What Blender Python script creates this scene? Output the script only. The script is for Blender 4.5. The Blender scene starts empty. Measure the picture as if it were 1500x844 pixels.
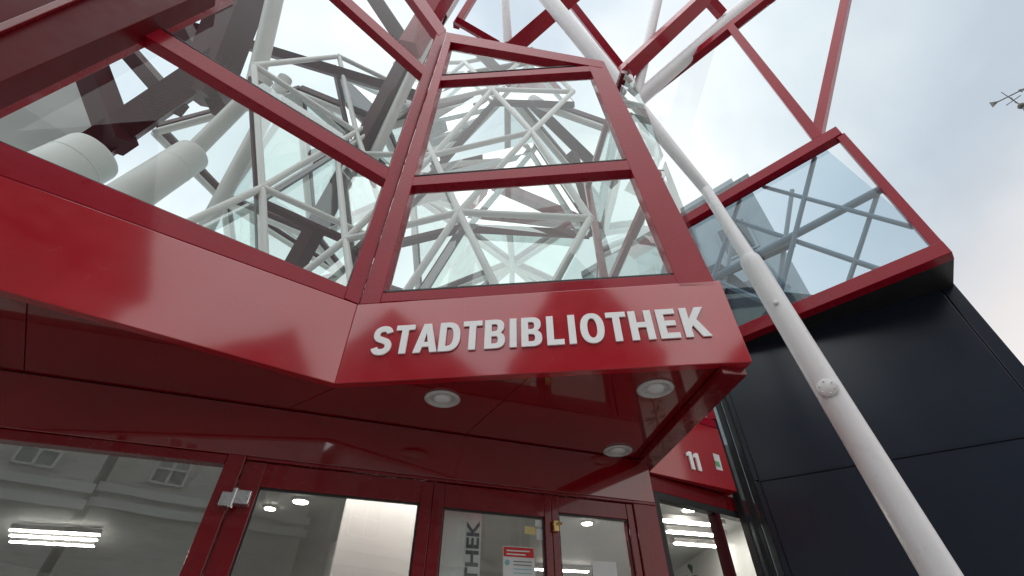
import bpy, bmesh, math, random
from mathutils import Vector as V
random.seed(7)
D=bpy.data; SC=bpy.context.scene; COL=SC.collection
F=667.0; PT=math.radians(41); ZC=1.2
cp,sp=math.cos(PT),math.sin(PT)
CAM=V((0,0,ZC))
UP=V((0,0,1))
def ray(px,py):
    u=(px-750)/F; v=(422-py)/F
    return V((u,cp-sp*v,sp+cp*v))
def at_t(px,py,t): return CAM+ray(px,py)*t
def at_z(px,py,z):
    d=ray(px,py); return CAM+d*(z/d.z)
def inward(A,B):
    d=V((B[0]-A[0],B[1]-A[1],0)).normalized(); return V((-d.y,d.x,0))
def at_v(px,py,A,B,off=0.0):
    n=inward(A,B); a=V((A[0],A[1],0))+n*off
    d=ray(px,py); return CAM+d*(n.dot(a)/n.dot(d))
# ------------------------------------------------------------------ mesh builder
ORG={}
class MB:
    def __init__(s): s.v=[]; s.f=[]; s.s=[]
    def poly(s,pts,smooth=False):
        b=len(s.v); s.v+=[V(p) for p in pts]; s.f.append(tuple(range(b,b+len(pts)))); s.s.append(smooth); return s
    def prism(s,pts,vec):
        pts=[V(p) for p in pts]; vec=V(vec); n=len(pts); b=len(s.v)
        s.v+=pts+[p+vec for p in pts]
        s.f.append(tuple(range(b,b+n))); s.f.append(tuple(range(b+2*n-1,b+n-1,-1)))
        for i in range(n):
            j=(i+1)%n; s.f.append((b+i,b+j,b+n+j,b+n+i))
        s.s+=[False]*(n+2); return s
    def beam(s,a,b,w,d,n=UP):
        a=V(a); b=V(b); x=(b-a).normalized(); n=V(n)
        n=(n-x*n.dot(x))
        if n.length<1e-4: n=V((1,0,0))-x*x.x
        n.normalize(); y=x.cross(n)
        q=[a+y*(w/2*i)+n*(d/2*j) for i,j in ((-1,-1),(1,-1),(1,1),(-1,1))]
        return s.prism(q,b-a)
    def box(s,c,sx,sy,sz):
        c=V(c); return s.prism([c+V((i*sx/2,j*sy/2,-sz/2)) for i,j in ((-1,-1),(1,-1),(1,1),(-1,1))],(0,0,sz))
    def lathe(s,a,n,prof,seg=24):
        a=V(a); n=V(n).normalized()
        x=n.orthogonal().normalized(); y=n.cross(x)
        b=len(s.v)
        for r,h in prof:
            for k in range(seg):
                t=2*math.pi*k/seg
                s.v.append(a+n*h+x*(r*math.cos(t))+y*(r*math.sin(t)))
        for i in range(len(prof)-1):
            for k in range(seg):
                k2=(k+1)%seg
                s.f.append((b+i*seg+k,b+i*seg+k2,b+(i+1)*seg+k2,b+(i+1)*seg+k)); s.s.append(True)
        for i in (0,len(prof)-1):
            if prof[i][0]>1e-4:
                s.poly([s.v[b+i*seg+k] for k in range(seg)])
        return s
    def tube(s,a,b,r0,r1=None,seg=16):
        a=V(a); b=V(b); r1=r0 if r1 is None else r1
        return s.lathe(a,b-a,[(r0,0),(r1,(b-a).length)],seg)
    def ball(s,c,r,seg=12):
        c=V(c); return s.lathe(c,UP,[(r*math.cos(t)+1e-5,r*math.sin(t)) for t in [math.radians(a) for a in (-90,-60,-30,0,30,60,90)]],seg)
    def build(s,name,mat,parent=None,bevel=0,label=None,cat=None,group=None,kind=None):
        if parent is None:
            xs=[p.x for p in s.v]; ys=[p.y for p in s.v]; zs=[p.z for p in s.v]
            org=V(((min(xs)+max(xs))/2,(min(ys)+max(ys))/2,min(zs)))
        else: org=ORG[parent.name]
        me=D.meshes.new(name); me.from_pydata([tuple(p-org) for p in s.v],[],s.f)
        for p,sm in zip(me.polygons,s.s): p.use_smooth=sm
        bm=bmesh.new(); bm.from_mesh(me); bmesh.ops.recalc_face_normals(bm,faces=bm.faces); bm.to_mesh(me); bm.free()
        me.materials.append(mat)
        o=D.objects.new(name,me); COL.objects.link(o)
        if parent is None: o.location=org
        else: o.parent=parent
        ORG[o.name]=org
        if bevel:
            m=o.modifiers.new('bevel','BEVEL'); m.width=bevel; m.segments=2; m.limit_method='ANGLE'
        tag(o,label,cat,group,kind); return o
def tag(o,label=None,cat=None,group=None,kind=None):
    for k,v in (('label',label),('category',cat),('group',group),('kind',kind)):
        if v: o[k]=v
def thing(name,label,cat,loc,group=None):
    o=D.objects.new(name,None); COL.objects.link(o); o.location=loc; o.empty_display_size=.1
    ORG[o.name]=V(loc); tag(o,label,cat,group); return o
# ------------------------------------------------------------------ materials
def nodes(name):
    m=D.materials.new(name); m.use_nodes=True; t=m.node_tree; t.nodes.clear()
    out=t.nodes.new('ShaderNodeOutputMaterial'); return m,t,out
def noise(t,scale,detail=4,vec=None,rough=.55):
    n=t.nodes.new('ShaderNodeTexNoise'); n.inputs['Scale'].default_value=scale; n.inputs['Detail'].default_value=detail
    n.inputs['Roughness'].default_value=rough
    if vec: t.links.new(vec,n.inputs['Vector'])
    return n
def ramp(t,src,stops):
    r=t.nodes.new('ShaderNodeValToRGB'); e=r.color_ramp.elements
    e[0].position,e[0].color=stops[0][0],(*stops[0][1],1); e[1].position,e[1].color=stops[-1][0],(*stops[-1][1],1)
    for p,c in stops[1:-1]:
        q=e.new(p); q.color=(*c,1)
    t.links.new(src,r.inputs[0]); return r
def pmat(name,c1,c2,scale=3,rough=.4,rv=.08,metal=0,coat=0,bump=0,bscale=2,emit=None,estr=0,spec=.5,cior=1.5,crough=.035):
    m,t,out=nodes(name); b=t.nodes.new('ShaderNodeBsdfPrincipled'); t.links.new(b.outputs[0],out.inputs[0])
    tc=t.nodes.new('ShaderNodeTexCoord').outputs['Object']
    n=noise(t,scale,5,tc); r=ramp(t,n.outputs[0],[(.3,c1),(.7,c2)]); t.links.new(r.outputs[0],b.inputs['Base Color'])
    n2=noise(t,scale*4,4,tc); rr=ramp(t,n2.outputs[0],[(.3,(max(rough-rv,0),)*3),(.7,(rough+rv,)*3)])
    t.links.new(rr.outputs[0],b.inputs['Roughness']); b.inputs['Metallic'].default_value=metal; b.inputs['Specular IOR Level'].default_value=spec
    if coat:
        b.inputs['Coat Weight'].default_value=coat; b.inputs['Coat Roughness'].default_value=crough; b.inputs['Coat IOR'].default_value=cior
    if bump:
        n3=noise(t,bscale,3,tc); bp=t.nodes.new('ShaderNodeBump'); bp.inputs['Strength'].default_value=bump; bp.inputs['Distance'].default_value=.02
        t.links.new(n3.outputs[0],bp.inputs['Height']); t.links.new(bp.outputs[0],b.inputs['Normal'])
        if coat: t.links.new(bp.outputs[0],b.inputs['Coat Normal'])
    if emit:
        b.inputs['Emission Color'].default_value=(*emit,1); b.inputs['Emission Strength'].default_value=estr
    return m
def gmat(name,tint,base=.06,power=4.0,dust=.02):
    m,t,out=nodes(name); L=t.links
    tr=t.nodes.new('ShaderNodeBsdfTransparent'); tr.inputs[0].default_value=(*tint,1)
    gl=t.nodes.new('ShaderNodeBsdfGlossy'); gl.inputs['Roughness'].default_value=.0; gl.inputs[0].default_value=(.96,.99,.98,1)
    df=t.nodes.new('ShaderNodeBsdfDiffuse'); df.inputs[0].default_value=(.6,.62,.6,1)
    lw=t.nodes.new('ShaderNodeLayerWeight'); lw.inputs[0].default_value=.5
    p=t.nodes.new('ShaderNodeMath'); p.operation='POWER'; p.inputs[1].default_value=power; L.new(lw.outputs['Facing'],p.inputs[0])
    ma=t.nodes.new('ShaderNodeMath'); ma.operation='MULTIPLY_ADD'; ma.inputs[1].default_value=1-base; ma.inputs[2].default_value=base; L.new(p.outputs[0],ma.inputs[0])
    mx=t.nodes.new('ShaderNodeMixShader'); L.new(ma.outputs[0],mx.inputs[0]); L.new(tr.outputs[0],mx.inputs[1]); L.new(gl.outputs[0],mx.inputs[2])
    tc=t.nodes.new('ShaderNodeTexCoord').outputs['Object']
    n=noise(t,4,6,tc); r=ramp(t,n.outputs[0],[(.35,(0,0,0)),(.8,(dust,)*3)])
    m2=t.nodes.new('ShaderNodeMixShader'); L.new(r.outputs[0],m2.inputs[0]); L.new(mx.outputs[0],m2.inputs[1]); L.new(df.outputs[0],m2.inputs[2])
    nb=noise(t,1.6,1,tc); bp=t.nodes.new('ShaderNodeBump'); bp.inputs['Strength'].default_value=.05; bp.inputs['Distance'].default_value=.03
    L.new(nb.outputs[0],bp.inputs['Height']); L.new(bp.outputs[0],gl.inputs['Normal'])
    L.new(m2.outputs[0],out.inputs[0]); return m
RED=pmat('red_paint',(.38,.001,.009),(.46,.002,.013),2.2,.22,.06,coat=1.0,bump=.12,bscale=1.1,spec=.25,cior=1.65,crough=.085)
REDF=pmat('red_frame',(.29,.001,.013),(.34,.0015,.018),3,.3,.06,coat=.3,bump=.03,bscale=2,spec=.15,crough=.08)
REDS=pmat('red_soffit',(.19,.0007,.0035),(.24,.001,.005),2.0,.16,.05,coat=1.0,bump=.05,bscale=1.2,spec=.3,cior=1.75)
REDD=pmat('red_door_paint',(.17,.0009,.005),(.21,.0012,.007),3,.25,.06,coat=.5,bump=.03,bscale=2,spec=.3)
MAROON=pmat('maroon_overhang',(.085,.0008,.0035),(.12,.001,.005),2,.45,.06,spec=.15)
BROWN=pmat('brown_steel',(.045,.003,.007),(.07,.005,.011),3,.45,spec=.12)
WHITE=pmat('white_steel',(.66,.67,.65),(.75,.76,.74),3,.4,.1)
POLE=pmat('pole_paint',(.76,.74,.75),(.83,.81,.82),2,.32,.08,bump=.03,bscale=6)
DUCT=pmat('duct_paint',(.58,.60,.58),(.68,.69,.67),2,.5)
LETTER=pmat('letter_white',(.94,.93,.93),(.97,.96,.96),6,.4)
BLACK=pmat('black_cladding',(.010,.015,.028),(.012,.018,.033),.8,.24,.02,bump=.02,bscale=.6)
DARK=pmat('dark_frame',(.012,.012,.014),(.02,.02,.022),4,.4)
STEEL=pmat('steel',(.55,.55,.56),(.66,.66,.67),10,.3,metal=.9)
PLASTIC=pmat('light_rim',(.55,.53,.52),(.62,.6,.6),10,.4)
LENS=pmat('lamp_lens',(.75,.74,.74),(.85,.84,.84),30,.35)
WALLW=pmat('interior_white',(.68,.68,.67),(.76,.76,.75),1.5,.6)
FLOOR=pmat('interior_floor',(.20,.195,.19),(.27,.265,.26),2,.35)
GREYS=pmat('slab_grey',(.42,.43,.42),(.52,.53,.52),2,.6)
LAMP=pmat('lamp_glow',(.9,.89,.86),(.95,.94,.92),3,.5,emit=(1,.94,.85),estr=30)
GREEN=pmat('exit_green',(.02,.4,.12),(.03,.5,.16),3,.5,emit=(.05,.8,.25),estr=1.2)
PAPER=pmat('paper',(.72,.74,.74),(.8,.81,.81),9,.7)
PANELG=pmat('display_wall',(.58,.58,.59),(.64,.64,.65),1.2,.6)
REDPRINT=pmat('red_print',(.6,.03,.03),(.65,.04,.04),9,.7)
BLUEPRINT=pmat('blue_print',(.22,.52,.56),(.25,.56,.6),9,.7)
GREYPRINT=pmat('grey_print',(.10,.10,.11),(.14,.14,.15),9,.7)
GREENPRINT=pmat('green_print',(.10,.36,.16),(.14,.42,.2),9,.6)
YELLOWP=pmat('yellow_print',(.7,.6,.25),(.75,.65,.3),9,.6)
BRASS=pmat('brass',(.6,.42,.16),(.7,.5,.2),9,.3,metal=.8)
LEAF=pmat('leaf',(.02,.07,.015),(.05,.13,.03),5,.5)
POT=pmat('clay_pot',(.25,.2,.17),(.3,.25,.2),5,.7)
SLATE=pmat('roof_slate',(.09,.10,.11),(.14,.15,.16),4,.6)
FACADE=pmat('far_facade',(.26,.30,.32),(.34,.38,.40),1.0,.7)
STONE=pmat('pale_stone',(.40,.40,.39),(.50,.50,.49),1.0,.8)
GILT=pmat('dark_gilt',(.08,.075,.07),(.14,.13,.11),4,.5,metal=.4)
STR=pmat('strut_grey',(.27,.33,.37),(.35,.41,.45),3,.4)
G_CLEAR=gmat('glass_clear',(.90,.945,.93),.07,5,.012)
G_LEFT=gmat('glass_left',(.92,.955,.94),.03,6,.008)
G_INNER=gmat('glass_inner',(.90,.945,.93),.10,4,.012)
G_GREEN=gmat('glass_green',(.77,.88,.84),.25,3,.02)
G_TOWER=gmat('glass_tower',(.58,.69,.76),.06,4,.012)
G_SKY=gmat('glass_roof',(.96,.985,.985),.03,5,.012)
G_DOOR=gmat('glass_door',(.88,.92,.90),.09,4,.02)
G_MIRROR=gmat('glass_mirror',(.9,.95,.94),.68,2,.02)
G_DARK=pmat('window_dark',(.03,.035,.04),(.06,.065,.07),2,.05,.02,coat=.5)
def brickmat(name,c1,c2,mortar,scale,bw=.5,rh=.25):
    m,t,out=nodes(name); b=t.nodes.new('ShaderNodeBsdfPrincipled'); t.links.new(b.outputs[0],out.inputs[0])
    tc=t.nodes.new('ShaderNodeTexCoord'); br=t.nodes.new('ShaderNodeTexBrick')
    mp=t.nodes.new('ShaderNodeMapping'); t.links.new(tc.outputs['Object'],mp.inputs[0]); t.links.new(mp.outputs[0],br.inputs[0])
    br.inputs['Color1'].default_value=(*c1,1); br.inputs['Color2'].default_value=(*c2,1); br.inputs['Mortar'].default_value=(*mortar,1)
    br.inputs['Scale'].default_value=scale; br.inputs['Mortar Size'].default_value=.02; br.inputs['Brick Width'].default_value=bw; br.inputs['Row Height'].default_value=rh
    t.links.new(br.outputs[0],b.inputs['Base Color']); b.inputs['Roughness'].default_value=.8
    return m,mp
PAVE,_=brickmat('paving',(.30,.29,.27),(.36,.35,.33),(.16,.15,.14),1.6)
BRICK,mp=brickmat('pale_brick',(.36,.34,.32),(.24,.22,.21),(.42,.41,.40),2.2,.6,.22); mp.inputs['Rotation'].default_value=(math.radians(90),0,0)
# ------------------------------------------------------------------ plan of the building
LM=(-3.6,.36); C1=(-.94,2.154); C2=(1.189,1.935); C3=(.994,3.47); C4=(1.865,3.95)
ZS=ZC+1.2; ZF=ZC+1.74
chain=[V((*p,0)) for p in (LM,C1,C2,C3,C4,(1.80,4.25))]
def offset(ch,off):
    r=[]
    for i,p in enumerate(ch):
        ns=[]
        if i>0: ns.append(inward(ch[i-1],p))
        if i<len(ch)-1: ns.append(inward(p,ch[i+1]))
        if len(ns)==1: r.append(p+ns[0]*off)
        else: r.append(p+(ns[0]+ns[1])*(off/(1+ns[0].dot(ns[1]))))
    return r
inn=offset(chain,.05)
def zv(p,z): return V((p[0],p[1],z))
WA=V((-2.43,2.08,0)); WD=V((.943,.333,0)).normalized(); WN=V((-WD.y,WD.x,0))
WB=WA+WD
def wp(s,z,off=0): return WA+WD*s+WN*off+V((0,0,z))
def ws(px,py,off=0): return (at_v(px,py,WA,WB,off)-WA).dot(WD)
def wz(px,py,off=0): return at_v(px,py,WA,WB,off).z
S_END=3.60; S_LEFT=-4.0
# ------------------------------------------------------------------ setting
g=MB(); g.poly([(-400,-400,0),(400,-400,0),(400,400,0),(-400,400,0)])
g.build('ground',PAVE,kind='structure')
S0=V((.95,3.50,0)); S1=V((2.15,4.30,0))
room=[wp(S_LEFT,0,.06),wp(S_END-.05,0,.06),S0+V((-.05,.06,0)),S1+V((0,.05,0)),V((2.15,9.5,0)),V((-6.2,9.5,0))]
MB().poly([p+V((0,0,.004)) for p in room]).build('interior_floor',FLOOR,kind='structure')
MB().poly([p+V((0,0,ZC+1.12)) for p in room]).build('ceiling',WALLW,kind='structure')
w=MB()
for a,b in ((3,4),(4,5),(5,0)):
    A,B=room[a],room[b]; w.poly([A,B,B+V((0,0,ZC+1.12)),A+V((0,0,ZC+1.12))])
w.build('interior_wall',WALLW,kind='structure')
# ------------------------------------------------------------------ canopy
can=thing('entrance_canopy','glossy red boxed canopy with white lettering on its front and recessed lights in its underside','canopy',(0,2.6,ZS))
for i in range(5):
    a,b,c,d=chain[i],chain[i+1],inn[i+1],inn[i]
    m=MB(); m.prism([zv(a,ZS),zv(b,ZS),zv(c,ZS),zv(d,ZS)],(0,0,.54))
    m.build('fascia',RED,can,bevel=.004)
core=[zv(p,ZS+.03) for p in offset(chain,.052)]
core+= [V((2.1,4.3,ZS+.03)),V((2.1,9.6,ZS+.03)),V((-6.3,9.6,ZS+.03)),V((-6.3,.5,ZS+.03))]
MB().prism(core,(0,0,.5)).build('slab',GREYS,can)
def shrink(pts,o):
    c=sum(pts,V((0,0,0)))/len(pts); n=len(pts); r=[]
    for i in range(n):
        p0,p,p1=pts[i-1],pts[i],pts[(i+1)%n]
        n1=UP.cross((p-p0).normalized()); n2=UP.cross((p1-p).normalized())
        if n1.dot(c-p)<0: n1=-n1
        if n2.dot(c-p)<0: n2=-n2
        r.append(p+(n1+n2)*(o/(1+n1.dot(n2)+1e-6)))
    return r
def zz(p): return V((p[0],p[1],ZS+.006))
sa=at_z(36,436,1.2); sb=at_z(80,600,1.2)
def onwall(px,py): 
    p=at_z(px,py,1.2); return wp((p-WA).dot(WD),0)
w_l=wp(-1.6,0); w1=onwall(80,600); w2=onwall(420,650); w3=onwall(640,700); w4=wp(S_END-.02,0)
fm=(inn[1]+inn[2])/2
pans=[[inn[0],sa,w1,w_l],[sa,inn[1],w2,w1],[inn[1],fm,w3,w2],[fm,inn[2],inn[3],w4,w3]]
sa2=sa+inward(LM,C1)*.05
pans[0][1]=sa2; pans[1][0]=sa2
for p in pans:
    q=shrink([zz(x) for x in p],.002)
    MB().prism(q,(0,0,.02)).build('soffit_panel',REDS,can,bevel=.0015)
m=MB(); n=inward(C2,C3)
a=zv(C2,ZS-.02)+n*.075; b=zv(C3,ZS-.02)+n*.075
m.beam(a+(b-a).normalized()*.06,b,.13,.045,UP).build('edge_lip',REDD,can,bevel=.004)
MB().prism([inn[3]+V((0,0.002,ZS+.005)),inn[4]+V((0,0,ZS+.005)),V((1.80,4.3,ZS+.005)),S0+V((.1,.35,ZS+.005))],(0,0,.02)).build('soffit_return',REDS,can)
# ------------------------------------------------------------------ glazing helpers
def pp(parent,name,mat,A,B,px,off,depth,bevel=.004):
    n=inward(A,B); return MB().prism([at_v(x,y,A,B,off) for x,y in px],n*depth).build(name,mat,parent,bevel=bevel)
def pane(parent,mat,A,B,px,off,name='glass_pane'):
    return MB().poly([at_v(x,y,A,B,off) for x,y in px]).build(name,mat,parent)
fb=thing('glazed_bay','tall red framed glass bay rising above the white lettering','glazing',(.1,2.05,ZF))
pp(fb,'corner_post',REDF,C1,C2,[(526,446),(556,444),(660,62),(655,46)],.0,.10)
pp(fb,'corner_post',REDF,C1,C2,[(995,420),(1050,418),(885,90),(862,96)],.0,.10)
pp(fb,'bottom_rail',REDF,C1,C2,[(556.5,443),(995,419),(990,402),(560,429)],.003,.09)
pp(fb,'mullion',REDF,C1,C2,[(602,272),(929,248),(924,234),(605,259)],.004,.09)
pp(fb,'mullion',REDF,C1,C2,[(642,118),(870,104),(867,96),(644,111)],.004,.09)
pp(fb,'top_rail',REDF,C1,C2,[(655,47),(884,89),(882,99),(658,61)],-.003,.11)
def gask(parent,A,B,px,off,w=.012):
    m=MB(); n=inward(A,B); P=[at_v(x,y,A,B,off) for x,y in px]
    for i in range(len(P)):
        m.beam(P[i],P[(i+1)%len(P)],w,.02,n)
    return m.build('gasket',DARK,parent)
for px in ([(561,429),(990,402.5),(923,247.5),(604,271)],[(607,258.5),(921,234.5),(866,104.5),(643,117.5)],[(647,110.5),(860,96),(661,61)]):
    pane(fb,G_CLEAR,C1,C2,px,.045); gask(fb,C1,C2,px,.03)
ztop=at_v(885,90,C1,C2).z
fl=inward(C2,C3)
for z0,z1 in ((ZF+.1,ZC+2.93),(ZC+3.0,ztop-.08)):
    MB().poly([zv(C2,z0)+fl*.05,zv(C3,z0)+fl*.05,zv(C3,z1)+fl*.05,zv(C2,z1)+fl*.05]).build('glass_pane',G_GREEN,fb)
for z in (ZF+.05,ZC+2.96,ztop-.04):
    MB().beam(zv(C2,z)+fl*.05+V((0,.12,0)),zv(C3,z)+fl*.05,.07,.07).build('flank_rail',REDD,fb,bevel=.004)
MB().beam(zv(C3,ZF)+fl*.05,zv(C3,ztop+.2)+fl*.05,.07,.07,V((1,0,0))).build('flank_post',REDD,fb,bevel=.004)
f2=inward(C3,C4)
wn=MB()
for z in (ZF+.05,ZF+1.5): wn.beam(zv(C3,z)+f2*.05+V((.09,.05,0)),zv(C4,z)+f2*.05,.09,.08,UP)
wn.beam(zv(C4,ZF+.1)+f2*.05,zv(C4,ZF+1.46)+f2*.05,.08,.08,V((1,0,0)))
wn=wn.build('side_window',REDF,fb,bevel=.004)
MB().poly([zv(C3,ZF+.09)+f2*.05,zv(C4,ZF+.09)+f2*.05,zv(C4,ZF+1.46)+f2*.05,zv(C3,ZF+1.46)+f2*.05]).build('glass_pane',G_GREEN,wn)
# ---- left bay
lb=thing('glazed_bay','long red framed glass band above the left red fascia, under the maroon overhang','glazing',(-1.8,1.7,ZF))
pp(lb,'corner_post',REDF,LM,C1,[(504,437),(526,446),(655,46),(640,48)],.002,.10)
a=[at_v(504,437,LM,C1),at_v(510,421,LM,C1),at_v(0,207,LM,C1),at_v(-250,108,LM,C1)]
bl=[V((a[0].x,a[0].y,ZF)),a[1],a[2],a[3],zv(LM,ZF+.003)]
MB().prism([bl[0]+V((0,0,.002))]+bl[1:],inward(LM,C1)*.09).build('bottom_rail',REDF,lb,bevel=.004)
pp(lb,'mullion',REDF,LM,C1,[(208,50),(565,263),(571,247),(222,34)],.004,.09)
pp(lb,'mullion',REDF,LM,C1,[(465,-30),(619,109),(624,98),(483,-30)],.004,.09)
pp(lb,'top_rail',REDF,LM,C1,[(583,-30),(643,52),(654,44),(603,-30)],-.003,.10)
pp(lb,'end_post',REDF,LM,C1,[(-60,172),(345,-14),(318,-20),(-60,148)],-.02,.12)
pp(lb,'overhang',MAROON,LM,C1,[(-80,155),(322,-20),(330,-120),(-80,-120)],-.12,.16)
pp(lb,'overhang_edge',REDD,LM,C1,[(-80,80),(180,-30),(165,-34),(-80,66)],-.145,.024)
for px in ([(-150,148),(508,424),(567,261),(212,48),(-60,172)],[(220,34),(570,249),(619,108),(470,-30),(330,-20)],[(484,-30),(624,98),(643,50),(584,-30)]):
    pane(lb,G_LEFT,LM,C1,px,.05)
gask(lb,LM,C1,[(-100,168),(508,423),(567,262),(211,49),(-60,168)],.03)
gask(lb,LM,C1,[(222,34),(571,248),(619,109),(466,-30),(330,-20)],.03)
# ------------------------------------------------------------------ lettering
def text_geo(body,offset=0,extrude=0,bevel=0):
    c=D.curves.new('txt','FONT'); c.body=body; c.offset=offset; c.extrude=extrude; c.bevel_depth=bevel; c.resolution_u=6
    return curve_geo(c)
def curve_geo(c):
    o=D.objects.new('txt',c); COL.objects.link(o); dg=bpy.context.evaluated_depsgraph_get(); dg.update()
    me=D.meshes.new_from_object(o.evaluated_get(dg))
    vs=[v.co.copy() for v in me.vertices]; fs=[tuple(p.vertices) for p in me.polygons]
    D.objects.remove(o); D.meshes.remove(me); D.curves.remove(c); return vs,fs
def arc(cx,cy,rx,ry,a0,a1,n=14,e=1.0):
    r=[]
    for i in range(n+1):
        t=math.radians(a0+(a1-a0)*i/n); c,s=math.cos(t),math.sin(t)
        r.append((cx+rx*math.copysign(abs(c)**e,c),cy+ry*math.copysign(abs(s)**e,s)))
    return r
def s_outline():
    h=.100
    c=arc(.305,.722,.205,.19,10,243,18,.92)+arc(.305,.288,.215,.195,60,-168,18,.92)
    L_,R_=[],[]
    for i,p in enumerate(c):
        a=c[max(i-1,0)]; b=c[min(i+1,len(c)-1)]; dx,dy=b[0]-a[0],b[1]-a[1]; l=math.hypot(dx,dy)
        L_.append((p[0]-dy/l*h,p[1]+dx/l*h)); R_.append((p[0]+dy/l*h,p[1]-dx/l*h))
    return L_+R_[::-1]
q_=.21
GL={'T':[[(.19,0),(.40,0),(.40,.825),(.59,.825),(.59,1),(0,1),(0,.825),(.19,.825)]],
 'I':[[(0,0),(q_,0),(q_,1),(0,1)]],
 'L':[[(0,0),(.51,0),(.51,.175),(q_,.175),(q_,1),(0,1)]],
 'E':[[(0,0),(.56,0),(.56,.175),(q_,.175),(q_,.425),(.51,.425),(.51,.59),(q_,.59),(q_,.825),(.55,.825),(.55,1),(0,1)]],
 'H':[[(0,0),(q_,0),(q_,.42),(.46,.42),(.46,0),(.67,0),(.67,1),(.46,1),(.46,.595),(q_,.595),(q_,1),(0,1)]],
 'A':[[(0,0),(.22,0),(.268,.19),(.472,.19),(.52,0),(.74,0),(.49,1),(.25,1)],[(.308,.35),(.432,.35),(.37,.69)]],
 'K':[[(0,0),(q_,0),(q_,.29),(.28,.39),(.47,0),(.72,0),(.42,.585),(.70,1),(.45,1),(q_,.60),(q_,1),(0,1)]],
 'D':[[(0,0)]+arc(.26,.5,.39,.5,-90,90,20,.85)+[(0,1)],[(q_,.17)]+arc(.26,.5,.18,.33,-90,90,16,.85)+[(q_,.83)]],
 'O':[arc(.355,.5,.355,.515,0,351,39,.9),arc(.355,.5,.142,.34,0,351,39,.9)],
 'B':[[(0,0)]+arc(.33,.275,.29,.275,-90,60,14,.85)+arc(.32,.755,.275,.245,-50,90,14,.85)+[(0,1)],[(q_,.16)]+arc(.32,.287,.09,.127,-90,90,10,.85)+[(q_,.414)],[(q_,.583)]+arc(.315,.711,.08,.128,-90,90,10,.85)+[(q_,.839)]],
 'S':[s_outline()],
 '1':[[(.15,0),(.38,0),(.38,1),(.21,1),(0,.86),(0,.67),(.15,.76)]]}
def glyph(chh,extrude):
    c=D.curves.new('g','CURVE'); c.dimensions='2D'; c.fill_mode='BOTH'; c.extrude=extrude
    for pts in GL[chh]:
        s=c.splines.new('POLY'); s.points.add(len(pts)-1)
        for p,q in zip(s.points,pts): p.co=(q[0],q[1],0,1)
        s.use_cyclic_u=True
    return curve_geo(c)
def put_text(geo,org,e1,e2,n,sx,sy,sz):
    vs,fs=geo; m=MB(); m.v=[org+e1*(v.x*sx)+e2*(v.y*sy)+n*(v.z*sz) for v in vs]; m.f=fs; m.s=[False]*len(fs); return m
e1=(V((*C2,0))-V((*C1,0))).normalized(); nf=-inward(C1,C2)
bl_,br_=at_v(542,521,C1,C2),at_v(1044,495,C1,C2); tl_,tr_=at_v(549,480,C1,C2),at_v(1022,453,C1,C2)
zb=(bl_.z+br_.z)/2; zt=(tl_.z+tr_.z)/2; cap=zt-zb; Wt=(br_-bl_).dot(e1)
sign=thing('sign','white raised capital lettering STADTBIBLIOTHEK on the red front fascia','sign',V(((bl_+br_)/2)[:2]+(zb,)))
word='STADTBIBLIOTHEK'; geos=[glyph(q,.0045) for q in word]
ws_=[(min(v.x for v in g[0]),max(v.x for v in g[0])) for g in geos]
gaps=[.13*cap*(.25 if word[i]+word[i+1] in ('TA','AD') else (.6 if 'T' in word[i:i+2] else 1.05)) for i in range(14)]+[0]
kx=(Wt-sum(gaps))/sum(b-a for a,b in ws_); ky=cap
cur=0
for chh,gq,(a,b),gp in zip(word,geos,ws_,gaps):
    org=zv(bl_,zb)+e1*(cur-a*kx)+nf*.0075
    put_text(gq,org,e1,UP,nf,kx,ky,1).build('letter',LETTER,sign)
    cur+=(b-a)*kx+gp
# house number
e1b=(V((*C4,0))-V((*C3,0))).normalized(); nb=-f2
p0=at_v(1009,687,C3,C4); p2=at_v(1007,662,C3,C4); k=p2.z-p0.z
hn=thing('house_number','white house number 11 on the red side fascia below the canopy edge','house number',p0)
for j in range(2): put_text(glyph('1',.006),p0+nb*.008+e1b*(j*k*.52),e1b,UP,nb,k*1.15,k,1).build('digit',LETTER,hn)
st=thing('sticker','small white and green square sticker beside the house number 11','sticker',at_v(1051,690,C3,C4))
q=[(1044,664),(1053,667),(1059,690),(1050,688)]
MB().prism([at_v(x,y,C3,C4,-.002) for x,y in q],nb*.002).build('backing',PAPER,st)
q=[(1046.5,675),(1053,677),(1056,685),(1049.5,683)]
MB().prism([at_v(x,y,C3,C4,-.0045) for x,y in q],nb*.001).build('print',GREENPRINT,st)
# ------------------------------------------------------------------ downlights
for (x,y),lab in zip(((648,585),(960,570),(905,661)),('round recessed light left of the three in the red underside, nearest the left fascia corner','round recessed light close to the right front corner of the red underside','round recessed light farthest back, nearest the house number 11')):
    c=at_z(x,y,1.2); c.z=ZS+.004
    t=thing('downlight',lab,'light',c,'recessed lights under the canopy')
    MB().lathe(c,-UP,[(.098,0),(.100,.006),(.088,.013),(.068,.010),(.066,-.012)],40).build('rim',PLASTIC,t)
    MB().lathe(c+V((0,0,.006)),-UP,[(.066,0),(.058,.004),(.05,.004)],40).build('reflector',STEEL,t)
    MB().lathe(c+V((0,0,.004)),-UP,[(.048,0),(.046,.012),(.03,.018),(0.0001,.019)],40).build('lens',LENS,t)
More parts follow.
